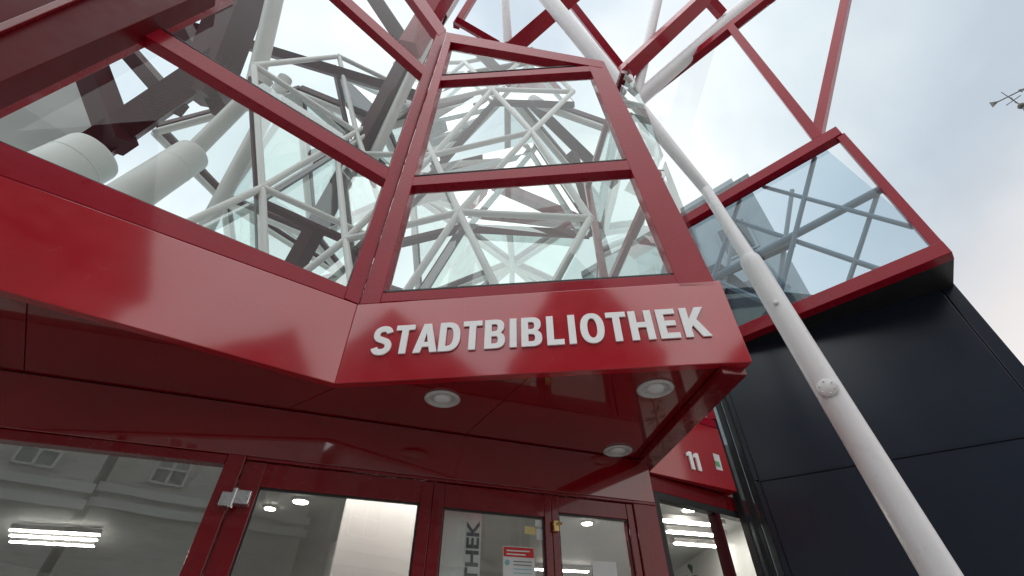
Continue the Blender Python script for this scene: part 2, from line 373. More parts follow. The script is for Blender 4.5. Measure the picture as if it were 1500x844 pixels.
# ------------------------------------------------------------------ entrance
en=thing('glazed_entrance','red framed entrance wall with glazed doors under the canopy','entrance',wp(1.5,0))
s_w=ws(330,680); z_w=wz(330,680)
d1a,d1b=ws(380,712),ws(615,738); z1=wz(500,725)
d2a,d2b=ws(650,743),ws(798,757); z2=wz(724,750)
d3a,d3b=ws(818,751),ws(920,761); z3=wz(870,756)
zl=max(z1,z2,z3)+.10
def wbox(parent,name,mat,s0,s1,z0,z1,o0,o1,bevel=.004):
    return MB().prism([wp(s0,z0,o0),wp(s1,z0,o0),wp(s1,z0,o1),wp(s0,z0,o1)],(0,0,z1-z0)).build(name,mat,parent,bevel=bevel)
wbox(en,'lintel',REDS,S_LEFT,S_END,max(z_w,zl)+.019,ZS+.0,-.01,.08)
sm=(s_w+d1a)/2+.02
wbox(en,'post',REDD,s_w,sm-.03,0,max(z_w,zl)+.018,-.02,.08)
fr=MB()
def wb(m,s0,s1,z0,z1_,o0,o1): m.prism([wp(s0,z0,o0),wp(s1,z0,o0),wp(s1,z0,o1),wp(s0,z0,o1)],(0,0,z1_-z0))
wb(fr,S_LEFT,s_w-.003,z_w,max(z_w,zl)+.016,-.006,.07); wb(fr,S_LEFT,s_w-.003,0,.35,-.006,.07); wb(fr,s_w-2.6,s_w-2.52,.35,z_w,-.006,.07)
fr=fr.build('window',REDD,en,bevel=.004)
MB().poly([wp(S_LEFT,.35,.03),wp(s_w,.35,.03),wp(s_w,z_w,.03),wp(S_LEFT,z_w,.03)]).build('glass_pane',gmat('glass_window',(.80,.86,.85),.22,3,.02),fr)
def door(a,b,zt,la,lb_,hs):
    m=MB(); wb(m,a-la,a,.01,zl-.004,.0,.06); wb(m,b,b+lb_,.01,zl-.004,.0,.06)
    wb(m,a+.001,b-.001,zt,zl-.005,.002,.058); wb(m,a+.001,b-.001,.01,.16,.002,.058)
    d=m.build('door',REDD,en,bevel=.003)
    MB().poly([wp(a-.01,.15,.03),wp(b+.01,.15,.03),wp(b+.01,zt+.01,.03),wp(a-.01,zt+.01,.03)]).build('glass_pane',G_DOOR,d)
    s=a-la/2 if hs<0 else b+lb_/2
    h=MB(); h.tube(wp(s,.85,-.06),wp(s,1.25,-.06),.014); h.tube(wp(s,.9,-.06),wp(s,.9,.005),.01); h.tube(wp(s,1.2,-.06),wp(s,1.2,.005),.01)
    h.build('handle',STEEL,d)
    k=MB()
    for s0,s1,z0,z1_ in ((a,a+.01,.16,zt),(b-.01,b,.16,zt),(a,b,zt-.01,zt)): wb(k,s0,s1,z0,z1_,.012,.026)
    k.build('gasket',DARK,d); return d
dr1=door(d1a,d1b,z1,d1a-sm+.025,(d2a-d1b)/2-.0015,-1)
door(d2a,d2b,z2,(d2a-d1b)/2-.0015,(d3a-d2b)/2-.0015,1)
dr3=door(d3a,d3b,z3,(d3a-d2b)/2-.0015,.048,-1)
for s in ((d1b+d2a)/2,(d2b+d3a)/2): wbox(en,'astragal',DARK,s-.012,s+.012,.012,zl-.006,.062,.068,0)
wbox(en,'head_rail',REDD,sm-.028,S_END,zl,max(z_w,zl)+.017,-.015,.075)
wbox(en,'post',REDD,d3b+.05,S_END,0,zl-.001,-.012,.08)
wbox(en,'threshold',STEEL,sm-.02,S_END-.1,0.005,.009,-.02,.09,0)
hp=at_v(341,733,WA,WB,-.03); hs=(hp-WA).dot(WD)
m=MB(); wb(m,hs-.055,hs-.003,hp.z-.035,hp.z+.03,-.06,-.021); wb(m,hs+.003,hs+.075,hp.z-.02,hp.z+.045,-.06,-.001); m.tube(wp(hs,hp.z-.04,-.05),wp(hs,hp.z+.05,-.05),.013)
m.build('hinge',STEEL,dr1,bevel=.004)
bp_=at_v(815,771,WA,WB,-.02); bs=(bp_-WA).dot(WD)
m=MB(); wb(m,bs-.02,bs+.015,bp_.z-.03,bp_.z+.03,-.03,-.001); m.tube(wp(bs+.0,bp_.z+.01,-.03),wp(bs+.03,bp_.z+.01,-.045),.008); m.build('latch',BRASS,dr3,bevel=.003)
# side glazing below the house number
sd=thing('shop_window','narrow dark framed window below the house number 11','window',(1.5,3.9,0))
sdir=(S1-S0).normalized(); sn=V((-sdir.y,sdir.x,0))
def sbar(px,py,w,mat,name,z1_=ZC+1.03):
    p=at_v(px,py,S0,S1); p.z=0; MB().prism([p-sdir*w/2-sn*.03,p+sdir*w/2-sn*.03,p+sdir*w/2+sn*.05,p-sdir*w/2+sn*.05],(0,0,z1_)).build(name,mat,sd,bevel=.003)
sbar(962,770,.09,DARK,'frame_post'); sbar(1046,750,.05,BROWN,'frame_post'); sbar(1093,745,.06,DARK,'frame_post'); 
for z0,hh_,mt in ((ZC+1.032,.05,DARK),(ZC+1.084,.112,REDS)):
    MB().prism([S0+V((0,0,z0))-sn*.02,S1+V((0,0,z0))-sn*.02,S1+V((0,0,z0))+sn*.05,S0+V((0,0,z0))+sn*.05],(0,0,hh_)).build('head_rail',mt,sd)
MB().poly([S0,S1,S1+V((0,0,ZC+1.035)),S0+V((0,0,ZC+1.035))]).build('glass_pane',gmat('glass_side',(.92,.96,.95),.05,4,.02),sd)
MB().prism([wp(S_END,0,.0),wp(S_END,0,.08),S0+sn*.03,S0+V((.03,-.02,0))],(0,0,ZC+1.19)).build('return_post',DARK,sd)
# ------------------------------------------------------------------ black building
W0=V((2.2,4.28,0)); W1=V((4.05,3.12,0)); bd=(W1-W0).normalized(); bn=V((-bd.y,bd.x,0)); BL=(W1-W0).length
bb=thing('black_building','black metal clad building with flush panels and thin joints at the right','building',(W0+W1)/2)
ZT=ZC+2.78; ZJ=ZC+1.385
MB().prism([W0+bd*.01+bn*.02,W1-bd*.01+bn*.02,W1-bd*.01+bn*3.2,W0+bd*.01+bn*3.2],(0,0,ZT)).build('wall',DARK,bb)
def bpanel(s0,s1,z0,z1_,name='cladding_panel'):
    MB().prism([W0+bd*s0+zv((0,0),z0),W0+bd*s1+zv((0,0),z0),W0+bd*s1+bn*.018+zv((0,0),z0),W0+bd*s0+bn*.018+zv((0,0),z0)],(0,0,z1_-z0)).build(name,BLACK,bb,bevel=.004)
for z0,z1_ in ((0,ZJ-.008),(ZJ+.008,ZT)):
    bpanel(.05,BL-.115,z0,z1_); bpanel(BL-.105,BL,z0,z1_,'corner_trim'); bpanel(0,.042,z0,z1_,'corner_trim')
m=MB(); m.beam(W0+bd*.05+zv((0,0),ZJ)-bn*.004,W0+bd*(BL-.11)+zv((0,0),ZJ)-bn*.004,.012,.012,UP).build('joint_strip',BLACK,bb)
sl=thing('slit_window','tall narrow window between the red side fascia and the black wall','window',(2.0,4.1,0))
A=V((1.90,4.06,0)); B=V((2.19,4.30,0)); sdn=(B-A).normalized()
MB().poly([A+zv((0,0),.1),B+zv((0,0),.1),B+zv((0,0),ZT+.4),A+zv((0,0),ZT+.4)]).build('glass_pane',gmat('glass_slit',(.85,.92,.91),.3,3,.02),sl)
for p in (A,A+(B-A)*.55,B-sdn*.01): MB().beam(p,p+zv((0,0),ZT+.4),.035,.05,V((-sdn.y,sdn.x,0))).build('frame_post',DARK,sl)
# ------------------------------------------------------------------ glass tower on the right
tw=thing('glass_tower','tall red framed glazed corner with a grey truss inside, above the black wall','glazing',(3.0,3.3,ZT))
ze=2.75; TR=at_z(1395,372,ze); TL=at_z(1090,495,ze); td=(TR-TL); td.z=0; td.normalize(); tn=V((-td.y,td.x,0))
TA=(TL.x,TL.y); TB=(TR.x,TR.y)
def tp(s,z,off=0): return V((TL.x,TL.y,0))+td*s+tn*off+V((0,0,z))
SR=(TR-TL).dot(td); zc_=at_v(1205,208,TA,TB).z; SLf=-1.0
def tbeam(a,b,w,d,name,mat=REDF): return MB().beam(a,b,w,d,tn).build(name,mat,tw,bevel=.005)
tbeam(tp(SLf,ZC+ze+.05),tp(SR,ZC+ze+.05),.14,.12,'bottom_rail')
tbeam(tp(SLf,zc_-.02),tp(SR-.02,zc_-.02),.15,.12,'mullion')
tbeam(tp(SR-.04,ZC+ze+.12,.003),tp(SR-.04,zc_-.09,.003),.08,.10,'corner_post')
tbeam(at_v(1200,205,TA,TB),at_v(1072,42,TA,TB),.11,.11,'post')
tbeam(at_v(908,170,TA,TB,.02),at_v(1135,-10,TA,TB,.02),.16,.14,'top_rail')
Bt=at_z(1242,-12,7.4)
tbeam(at_v(1197,203,TA,TB),Bt,.11,.11,'hip_rail')
pane(tw,G_TOWER,TA,TB,[(960,545),(1393,374),(1203,212),(930,367)],.03)
pane(tw,G_SKY,TA,TB,[(1000,322),(1198,206),(1071,44),(925,156)],.03)
q1,q2=at_v(1198,206,TA,TB,.01),at_v(1071,44,TA,TB,.01)
MB().poly([q1,q2,at_v(1120,-12,TA,TB,.01),Bt]).build('glass_pane',G_SKY,tw)
MB().prism([tp(SLf,ZC+ze-.01,.06),tp(SR,ZC+ze-.01,.06),W1+zv((0,0),ZC+ze-.01)+bn*.3,W0+zv((0,0),ZC+ze-.01)+bn*.3],(0,0,.03)).build('underside',DARK,tw)
hT=zc_-(ZC+ze)
def inner(s0,z0,s1,z1_,r,off,o2=None,mat=STR,sq=False):
    a,b=tp(s0,ZC+ze+z0,off),tp(s1,ZC+ze+z1_,off if o2 is None else o2)
    if sq: MB().beam(a,b,2*r,2*r,tn).build('inner_beam',mat,tw)
    else: MB().tube(a,b,r,seg=14).build('strut',mat,tw)
hm=hT*.5
inner(-1.0,hm,SR-.04,hm+.12,.045,.17)
for s0,s1 in ((-.75,.55),(.25,1.45)):
    inner(s0,.06,s1,hT-.02,.028,.14); inner(s1,.06,s0,hT-.02,.028,.20)
inner(SR-.06,.5,.85,hT-.02,.024,.14); inner(.9,.06,SR-.05,1.15,.024,.20)
for s0,s1 in ((-.9,.3),(-.1,1.1)): inner(s0,.02,s1,hT+.5,.03,.9,1.0)
inner(-1.0,.65,1.4,.55,.05,.92,None,DARK,True); inner(-1.0,hT*.85,.8,hT*.80,.045,.92,None,DARK,True)
MB().prism([tp(SLf,ZC+ze+.05,1.0),tp(1.35,ZC+ze+.05,1.0),tp(.75,ZC+ze+.75,1.0),tp(.1,ZC+ze+1.25,1.0),tp(-.15,ZC+ze+hT-.05,1.0),tp(SLf,ZC+ze+hT-.05,1.0)],tn*.1).build('inner_wall',pmat('inner_slate',(.05,.075,.09),(.08,.10,.115),1.5,.4),tw)
# ------------------------------------------------------------------ white column
pc=thing('column','slender white tubular steel column leaning in front of the black wall','column',at_z(1500,1010,.3))
pA=at_t(1398,875,2.23); pM=at_t(1097,378,3.92); pN=at_t(1034,278,4.75); pT=at_t(786,-22,7.4)
d0=(pM-pA).normalized(); pG=pA-d0*(pA.z/d0.z)
c=MB(); c.lathe(pG,d0,[(.088,0),(.086,(pM-pG).length-.12),(.082,(pM-pG).length-.03),(.070,(pM-pG).length)],32); c.build('shaft',POLE,pc)
dn=(pN-pM).normalized(); L=(pN-pM).length
MB().lathe(pM,dn,[(.066,-.05),(.062,.02),(.056,L*.5),(.054,L)],28).build('neck',POLE,pc)
du=(pT-pN).normalized(); L2=(pT-pN).length
MB().lathe(pN-du*.03,du,[(.054,0),(.065,.6),(.088,1.6),(.11,2.6),(.12,L2+.05)],28).build('upper_tube',POLE,pc)
MB().lathe(pG,UP,[(.2,0),(.2,.02),(.11,.03),(.1,.08)],32).build('base_plate',POLE,pc)
def plate(px,py,r,name,bolts):
    d=ray(px,py).normalized()
    w0=CAM-pG; b_=d.dot(d0); den=1-b_*b_; s=(d0.dot(w0)-b_*d.dot(w0))/den
    ax=pG+d0*s; n=(CAM-ax); n=(n-d0*n.dot(d0)).normalized()
    m=MB(); m.lathe(ax+n*.07,n,[(r,0),(r,.024),(r*.94,.028),(0.001,.029)],28)
    for k in range(bolts):
        a=2*math.pi*k/bolts; x=d0; y=n.cross(d0); m.lathe(ax+n*.0985+x*(r*.7*math.cos(a))+y*(r*.7*math.sin(a)),n,[(.006,0),(.006,.003),(.001,.004)],8)
    return m.build(name,POLE,pc)
plate(1213,577,.062,'cover_plate',6); plate(1137,454,.02,'plug',0)
# ------------------------------------------------------------------ big members inside the left bay
tr=thing('roof_truss','thick white tubes and dark red steel beams crossing behind the left glass bay','truss',(-2,3.2,ZF+.1))
H=[ # x0,y0,t0,x1,y1,t1,w,mat
 (122,70,5.2,175,215,5.0,32,'b'),(140,215,5.0,330,85,5.6,36,'b'),(366,-40,5.8,295,145,5.5,46,'b'),(250,10,5.9,330,165,5.5,24,'b'),(165,50,5.7,262,160,5.4,20,'b'),
 (410,-35,5.6,368,145,5.4,24,'w'),(418,115,5.4,285,365,4.5,21,'w'),(390,115,5.5,175,330,4.6,24,'w'),
 (575,130,6.0,415,420,4.9,20,'b'),(640,15,6.5,525,235,5.7,26,'b'),(230,25,6.4,640,150,6.2,13,'b'),(520,-45,6.9,600,75,6.6,20,'b'),
 (668,-30,6.5,540,245,5.6,15,'w'),(700,75,7.4,900,270,6.5,14,'b'),(838,225,6.5,905,430,5.5,13,'b'),(590,300,5.8,760,255,6.2,13,'b')]
MM={'w':WHITE,'b':BROWN}
for x0,y0,t0,x1,y1,t1,wpx,k in H:
    t0+=.3; t1+=.3
    a,b=at_t(x0,y0,t0),at_t(x1,y1,t1); r=wpx*(t0+t1)/2/667/2
    if min(a.z,b.z)<ZF+.02:
        if b.z<a.z: a,b=b,a
        a=a+(b-a)*((ZF+.02-a.z)/(b.z-a.z))
    if k=='b': MB().beam(a,b,2*r,2*r,V((.2,-.6,.7))).build('beam',MM[k],tr)
    else: MB().tube(a,b,r,seg=16).build('strut',MM[k],tr)
# ------------------------------------------------------------------ triangulated screens with long straight members
def lattice(lab,O,e,n,cols,rows,dx,dz,slope,zig,xmax,rt,mirrors,seed,shear=0,bars=True):
    t=thing('space_frame',lab,'space frame',O); N={}; rnd=random.Random(seed)
    for r in range(rows):
        for c in range(cols):
            p=O+e*(dx*(c+.5*(r%2))+shear*r)+n*(slope*r+zig*((c+r)%2))+V((0,0,dz*r+.04))
            p+=e*rnd.uniform(-.06,.06)+V((0,0,rnd.uniform(-.1,.1) if r else 0))
            if p.x<xmax: N[r,c]=p
    up=lambda r,c:[(r+1,c-1),(r+1,c)] if r%2==0 else [(r+1,c),(r+1,c+1)]
    for (r,c),p in N.items():
        MB().ball(p,rt*1.15).build('joint',WHITE,t)
        for k in [(r,c+1)]+up(r,c):
            if k in N:
                MB().tube(p,N[k],rt,seg=14).build('tube',WHITE,t)
                if bars and ((r+c)%2 or k[0]==r): MB().beam(p+n*.2,N[k]+n*.2,.055,.08,n).build('glazing_bar',BROWN,t)
    for (r,c) in N:
        for kk,tri in enumerate(([(r,c),(r,c+1),up(r,c)[1]],[(r,c)]+up(r,c))):
            if all(k in N for k in tri):
                key=(r,c,kk)
                mt=G_MIRROR if key in mirrors else (G_GREEN if (r*2+c+kk)%3==0 else (G_INNER if (r+c+kk)%3==1 else None))
                if mt: MB().poly([N[k]+n*.14 for k in tri]).build('glass_facet',mt,t)
nin=inward(C1,C2); nl=inward(LM,C1); el=V((.83,.56,0)).normalized()
lattice('triangulated white tube frame with dark glazing bars behind the front glass bay',V((-2.3,2.85,ZF)),e1,nin,4,5,1.2,1.55,.14,.10,.98,.034,{(0,2,0),(1,1,0),(1,1,1),(2,2,0),(3,1,0),(2,1,1)},3,.05)
lattice('triangulated white tube frame with dark glazing bars behind the left glass bay',V((-2.9,2.1,ZF)),el,nl,3,4,1.35,1.8,.12,.10,-.85,.034,{(1,1,0),(2,1,1)},5)
# atrium roof grid
ar=thing('atrium_roof','faceted greenish glass roof on white tubes behind the front bays','roof',(-1.5,5,ZF+3))
N={}
for i in range(5):
    for j in range(4):
        x=-5.0+1.65*i; y=3.4+1.6*j
        z=ZC+6.0+(.8 if (i+j)%2 else 0)-.35*j+random.uniform(-.2,.2)
        N[i,j]=V((x+random.uniform(-.15,.15),y+random.uniform(-.15,.15),z))
for i in range(5):
    for j in range(4):
        for a,b in (((i,j),(i+1,j)),((i,j),(i,j+1)),((i,j),(i+1,j+1)) if (i+j)%2 else ((i+1,j),(i,j+1))):
            if a in N and b in N:
                MB().tube(N[a],N[b],.05,seg=12).build('tube',WHITE,ar)
                MB().beam(N[a]+V((0,0,.14)),N[b]+V((0,0,.14)),.10,.1).build('glazing_bar',BROWN,ar)
        if (i+1,j+1) in N:
            p=[N[i,j],N[i+1,j],N[i+1,j+1],N[i,j+1]]
            for q,tri in enumerate(([0,1,2],[0,2,3]) if (i+j)%2 else ([0,1,3],[1,2,3])):
                MB().poly([p[k]+V((0,0,.12)) for k in tri]).build('glass_pane',G_GREEN if (i+j+q)%3 else G_INNER,ar)
# roof members above the bay
rf=thing('roof_frame','red beams and white tubes crossing the sky above the glass bay','roof frame',(1,4,ZC+5))
for x0,y0,t0,x1,y1,t1,wpx,k in ((850,-16,7.8,745,76,7.4,22,'r'),(1042,-12,8.2,893,128,7.4,20,'r'),(967,-14,8.4,930,150,7.4,14,'w'),(739,-14,7.8,744,66,7.4,13,'w'),(1128,-24,8.6,912,166,7.4,22,'w'),(655,-20,6.6,600,72,6.2,26,'r'),(672,-14,7.2,640,38,6.9,16,'w'),(668,30,7,730,66,7,9,'r'),(700,-14,7.8,668,38,7.3,9,'r'),(822,-14,8.6,925,118,8.0,10,'r'),(1026,-14,8.1,1058,22,8.2,12,'r')):
    a,b=at_t(x0,y0,t0),at_t(x1,y1,t1); r=wpx*(t0+t1)/2/667/2
    if k=='r': MB().beam(a,b,2*r,2*r,V((.3,-.6,.7))).build('beam',REDF,rf,bevel=.005)
    else: MB().tube(a,b,r,seg=16).build('tube',POLE,rf)
# ducts
def duct(x0,y0,t0,x1,y1,t1,r,lab):
    a,b=at_t(x0,y0,t0),at_t(x1,y1,t1); t=thing('duct',lab,'duct',a,'white ventilation ducts')
    n=(b-a).normalized(); L=(b-a).length
    MB().lathe(a,n,[(r,0),(r,L-.05),(r*.97,L-.015),(r*.9,L),(r*.84,L-.01),(r*.8,L-.06),(.001,L-.07)],40).build('shell',DUCT,t)
    MB().lathe(a+n*(L*.80),n,[(r*1.0,0),(r*1.012,.004),(r*1.012,.02),(r*1.0,.024)],40).build('collar',DUCT,t)
duct(-70,330,3.9,138,228,5.0,.27,'wide white ventilation duct at the far left inside the glass')
duct(95,350,3.9,283,226,5.2,.18,'slimmer white ventilation duct right of the wide duct inside the glass')
ipw=MB(); ipw.prism([at_t(-120,60,5.4),at_t(128,80,6.4),at_t(150,230,5.8),at_t(-120,230,5.0)],V((-.05,.1,0))); ipw.build('partition',GREYS,label='pale grey inner wall panel at the far left behind the glass',cat='wall panel')
# ------------------------------------------------------------------ lobby contents
def lamp_round(px,py,r,lab):
    c=at_z(px,py,1.1); c.z=ZC+1.118; t=thing('ceiling_lamp',lab,'lamp',c,'round lit lamps in the lobby ceiling')
    MB().lathe(c,-UP,[(r*1.15,0),(r*1.15,.012),(r,.014)],24).build('rim',PLASTIC,t); MB().lathe(c-V((0,0,.013)),-UP,[(r*.97,0),(r*.9,.008),(.001,.01)],24).build('diffuser',LAMP,t)
lamp_round(440,736,.06,'round lit lamp seen through the left door, near its top'); lamp_round(395,746,.045,'round lit lamp seen through the left door, by its left stile')
lamp_round(1010,748,.06,'round lit lamp seen through the window below the number 11'); lamp_round(860,768,.05,'round lit lamp seen through the right door')
for k,yy in enumerate((777,785,794)):
    a=at_z(14,yy,1.06); b=at_z(104,yy+5,1.06); b=a+(b-a).normalized()*.72
    t=thing('strip_lamp',('farthest','middle','nearest')[2-k]+' of the three lit strip lamps behind the left window','lamp',a,'lit strip lamps in the lobby')
    MB().beam(a+V((0,0,.03)),b+V((0,0,.03)),.05,.04).build('housing',PLASTIC,t); MB().beam(a,b,.025,.012).build('tube',LAMP,t)
def strip(c,d,lab,grp,l=.55):
    t=thing('strip_lamp',lab,'lamp',c,grp); d=V(d).normalized()
    MB().beam(c-d*l,c+d*l,.08,.04).build('housing',PLASTIC,t); MB().beam(c-d*(l-.03)-V((0,0,.026)),c+d*(l-.03)-V((0,0,.026)),.05,.012).build('tube',LAMP,t)
for k,s in enumerate((1.35,2.4,3.1)):  # strips added out of sight above the door heads, to light the display wall
    strip(wp(s,ZC+1.09,.32),WD,'added fill strip lamp, hidden above the door heads just inside the doors','added fill strips just inside the doors')
for x,y in ((-5.2,8.4),(-3.2,8.4),(-1.2,6.6),(.6,6.6),(-1.2,8.2),(.6,8.2)):  # extra strips added to brighten the lobby interior
    strip(V((x,y,ZC+1.09)),(1,.25,0),'added fill strip lamp deep in the lobby ceiling','added fill strips deep in the lobby',.4)
for k,(xx,yy) in enumerate(((1012,762),(1018,778),(1026,795))):
    strip(at_z(xx,yy,1.07),(1,.3,0),('nearest','middle','farthest')[k]+' lit strip lamp behind the window below the number 11','lit strip lamps behind the side window',.32)
pt=thing('partition','white upright display wall behind the left glass door','wall panel',wp(ws(555,760,.8),0,.8))
PO=.5
sA,sB=ws(508,728,PO),ws(640,744,PO); zA=wz(560,722,PO)
MB().prism([wp(sA,0.006,PO),wp(sB,0.006,PO),wp(sB,0.006,PO+.06),wp(sA,0.006,PO+.06)],(0,0,min(zA+.06,ZC+1.08))).build('panel',PANELG,pt,bevel=.01)
MB().prism([wp(sA+.03,.006,PO-.03),wp(sB-.03,0.006,PO-.03),wp(sB-.03,0.006,PO-.001),wp(sA+.03,0.006,PO-.001)],(0,0,.1)).build('skirting',GREYS,pt)
bn_=thing('banner','white upright banner with grey vertical lettering behind the middle glass door','banner',wp(ws(675,780,.1),0,.1))
sA,sB=ws(640,750,.12),ws(706,750,.12)
MB().prism([wp(sA,.1,.12),wp(sB,.1,.12),wp(sB,.1,.13),wp(sA,.1,.13)],(0,0,ZC+.98)).build('cloth',PAPER,bn_)
gq=text_geo('BIBLIOTHEK',.03,.0); tw_=max(v.x for v in gq[0]); pk=at_v(704,764,WA,WB,.12)
kk=.075/.72
so=(at_v(702,764,WA,WB,.12)-WA).dot(WD)
put_text(gq,wp(so,pk.z-tw_*kk*1.2,.117),UP,-WD,-WN,kk*1.2,kk,1).build('lettering',GREYPRINT,bn_)
MB().box(wp((sA+sB)/2,.055,.2),.4,.25,.09).build('foot',STEEL,bn_)
def notice(px,off,lab,name,cat,mats):
    pts=[at_v(x,y,WA,WB,off) for x,y in px]; t=thing(name,lab,cat,pts[3])
    MB().prism(pts,-WN*.002).build('sheet',mats,t); return t
po=notice([(737,800),(782,803),(785,862),(737,862)],.026,'white notice with red heading taped inside the middle glass door','notice','notice',PAPER)
def on(px,mat,name,off=.0225): MB().prism([at_v(x,y,WA,WB,off) for x,y in px],-WN*.001).build(name,mat,po)
on([(737.5,801),(781.5,804),(782.3,818),(737.5,815)],REDPRINT,'heading')
for yy,x1 in ((805.5,776),(810.5,770)): on([(742,yy),(x1,yy+2),(x1,yy+4),(742,yy+2)],PAPER,'heading_line',.0212)
cc=at_v(743,824,WA,WB,.0225); MB().lathe(cc,-WN,[(.014,0),(.014,.001),(.001,.0012)],20).build('mask_symbol',BLUEPRINT,po)
for yy in (822,827,833,839): on([(752,yy),(779,yy+1.5),(779,yy+2.6),(752,yy+1.1)],GREYPRINT if yy<830 else BLUEPRINT,'text_line')
notice([(784,762),(794,763),(795,772),(784,771)],.026,'small white sticker above the other two on the middle door glass','sticker','sticker',PAPER)
notice([(769,771),(784,773),(785,784),(769,782)],.026,'small yellow sticker on the middle door glass','sticker','sticker',YELLOWP)
notice([(786,775),(796,776),(797,792),(786,791)],.026,'small white sticker below the other two on the middle door glass','sticker','sticker',PAPER)
notice([(868,822),(902,824),(906,862),(869,862)],.026,'white notice low on the right glass door','notice','notice',PAPER)
def exit_sign(px,py,t_,lab,s):
    c=at_t(px,py,t_); ex=thing('exit_sign',lab,'exit sign',c)
    MB().box(c,.20*s,.03,.10*s).build('case',GREEN,ex); MB().box(c+V((-.03*s,-.018,0)),.05*s,.004,.06*s).build('symbol',PAPER,ex); MB().tube(c+V((0,0,.05*s)),V((c.x,c.y,ZC+1.11)),.008).build('rod',STEEL,ex)
exit_sign(408,800,6.0,'small green lit exit sign deep in the lobby seen through the left door',1)
exit_sign(1072,768,4.7,'small green lit exit sign behind the window below the number 11',.7)
t=thing('pillar','round white pillar in the lobby seen through the left door','pillar',(-1.75,5.4,0)); MB().lathe((-1.75,5.4,.0),UP,[(.16,.05),(.16,ZC+1.11)],28).build('shaft',WALLW,t); MB().lathe((-1.75,5.4,0),UP,[(.2,0.005),(.2,.06),(.165,.07)],28).build('base',GREYS,t)
for k,x in enumerate((-4.6,-3.0,-.6,.8)):
    t=thing('bookshelf','tall bookshelf along the back wall of the lobby','bookshelf',(x,9.1,0),'lobby bookshelves')
    m=MB()
    for sx in (-.7,.7): m.box((x+sx,9.1,1.0),.03,.35,2.0)
    m.box((x,9.27,1.0),1.4,.02,2.0); m.build('case',WALLW,t)
    for zq in (.1,.5,.9,1.3,1.7,1.98): MB().box((x,9.09,zq),1.36,.32,.025).build('shelf',WALLW,t)
    bk=MB(); 
    for zq in (.1,.5,.9,1.3,1.7):
        xx=x-.66
        while xx<x+.62:
            wq=random.uniform(.03,.06); hq=random.uniform(.18,.26); bk.box((xx+wq/2,9.05,zq+.014+hq/2),wq*.92,.2,hq); xx+=wq
    bk.build('books',pmat('books%d'%k,(.08,.05,.12),(.5,.35,.2),25,.6),t,kind='stuff')
c=at_t(1012,842,5.2); base=V((c.x,c.y,0)); pl=thing('potted_plant','leafy green pot plant behind the window below the number 11','plant',base)
MB().lathe(base,UP,[(.15,.006),(.2,.4),(.21,.42),(.17,.41)],24).build('pot',POT,pl)
MB().tube(base+V((0,0,.35)),base+V((.02,0,c.z-.15)),.018,.01,8).build('stem',POT,pl)
lf=MB()
for k in range(60):
    a=random.uniform(0,6.28); h=random.uniform(.5,c.z+.12); o=base+V((.02,0,h)); l=random.uniform(.16,.3); dq=V((math.cos(a),math.sin(a),random.uniform(.1,.9))).normalized(); sdq=dq.cross(UP).normalized()*random.uniform(.02,.04)
    lf.poly([o,o+dq*l*.5+sdq,o+dq*l-V((0,0,.05)),o+dq*l*.5-sdq])
lf.build('leaves',LEAF,pl,kind='stuff')
# ------------------------------------------------------------------ far building with roof box
K=at_t(1085,250,20.5); kd=V((-.72,.69,0)); kb=V((.45,.89,0)); K0=V((K.x,K.y,0))
fbd=thing('office_building','distant grey building top seen behind the white column','building',K0)
MB().prism([K0,K0+kd*9,K0+kd*9+kb*8,K0+kb*8],(0,0,K.z-.9)).build('wall',FACADE,fbd)
MB().prism([K0-kd*.15-kb*.15+zv((0,0),K.z-.9),K0+kd*9+zv((0,0),K.z-.9)-kb*.15,K0+kd*9+kb*8+zv((0,0),K.z-.9),K0+kb*8+zv((0,0),K.z-.9)],(0,0,.35)).build('cornice',SLATE,fbd)
MB().prism([K0+kd*.4+kb*.3+zv((0,0),K.z-.55),K0+kd*3+kb*.3+zv((0,0),K.z-.55),K0+kd*3+kb*3+zv((0,0),K.z-.55),K0+kd*.4+kb*3+zv((0,0),K.z-.55)],(0,0,.75)).build('roof_box',FACADE,fbd)
kn=V((-kd.y,kd.x,0)); kn=kn if kn.dot(-K0)>0 else -kn
for r in range(5):
    for cidx in range(4):
        a=K0+kd*(.7+cidx*2.1)+zv((0,0),K.z-4.4-r*3.0)+kn*.01
        f=MB().prism([a,a+kd*1.3,a+kd*1.3+zv((0,0),1.8),a+zv((0,0),1.8)],kn*.05).build('window',FACADE,fbd)
        MB().prism([a+kd*.1+zv((0,0),.1)+kn*.05,a+kd*1.2+zv((0,0),.1)+kn*.05,a+kd*1.2+zv((0,0),1.7)+kn*.05,a+kd*.1+zv((0,0),1.7)+kn*.05],kn*.01).build('pane',G_DARK,f)
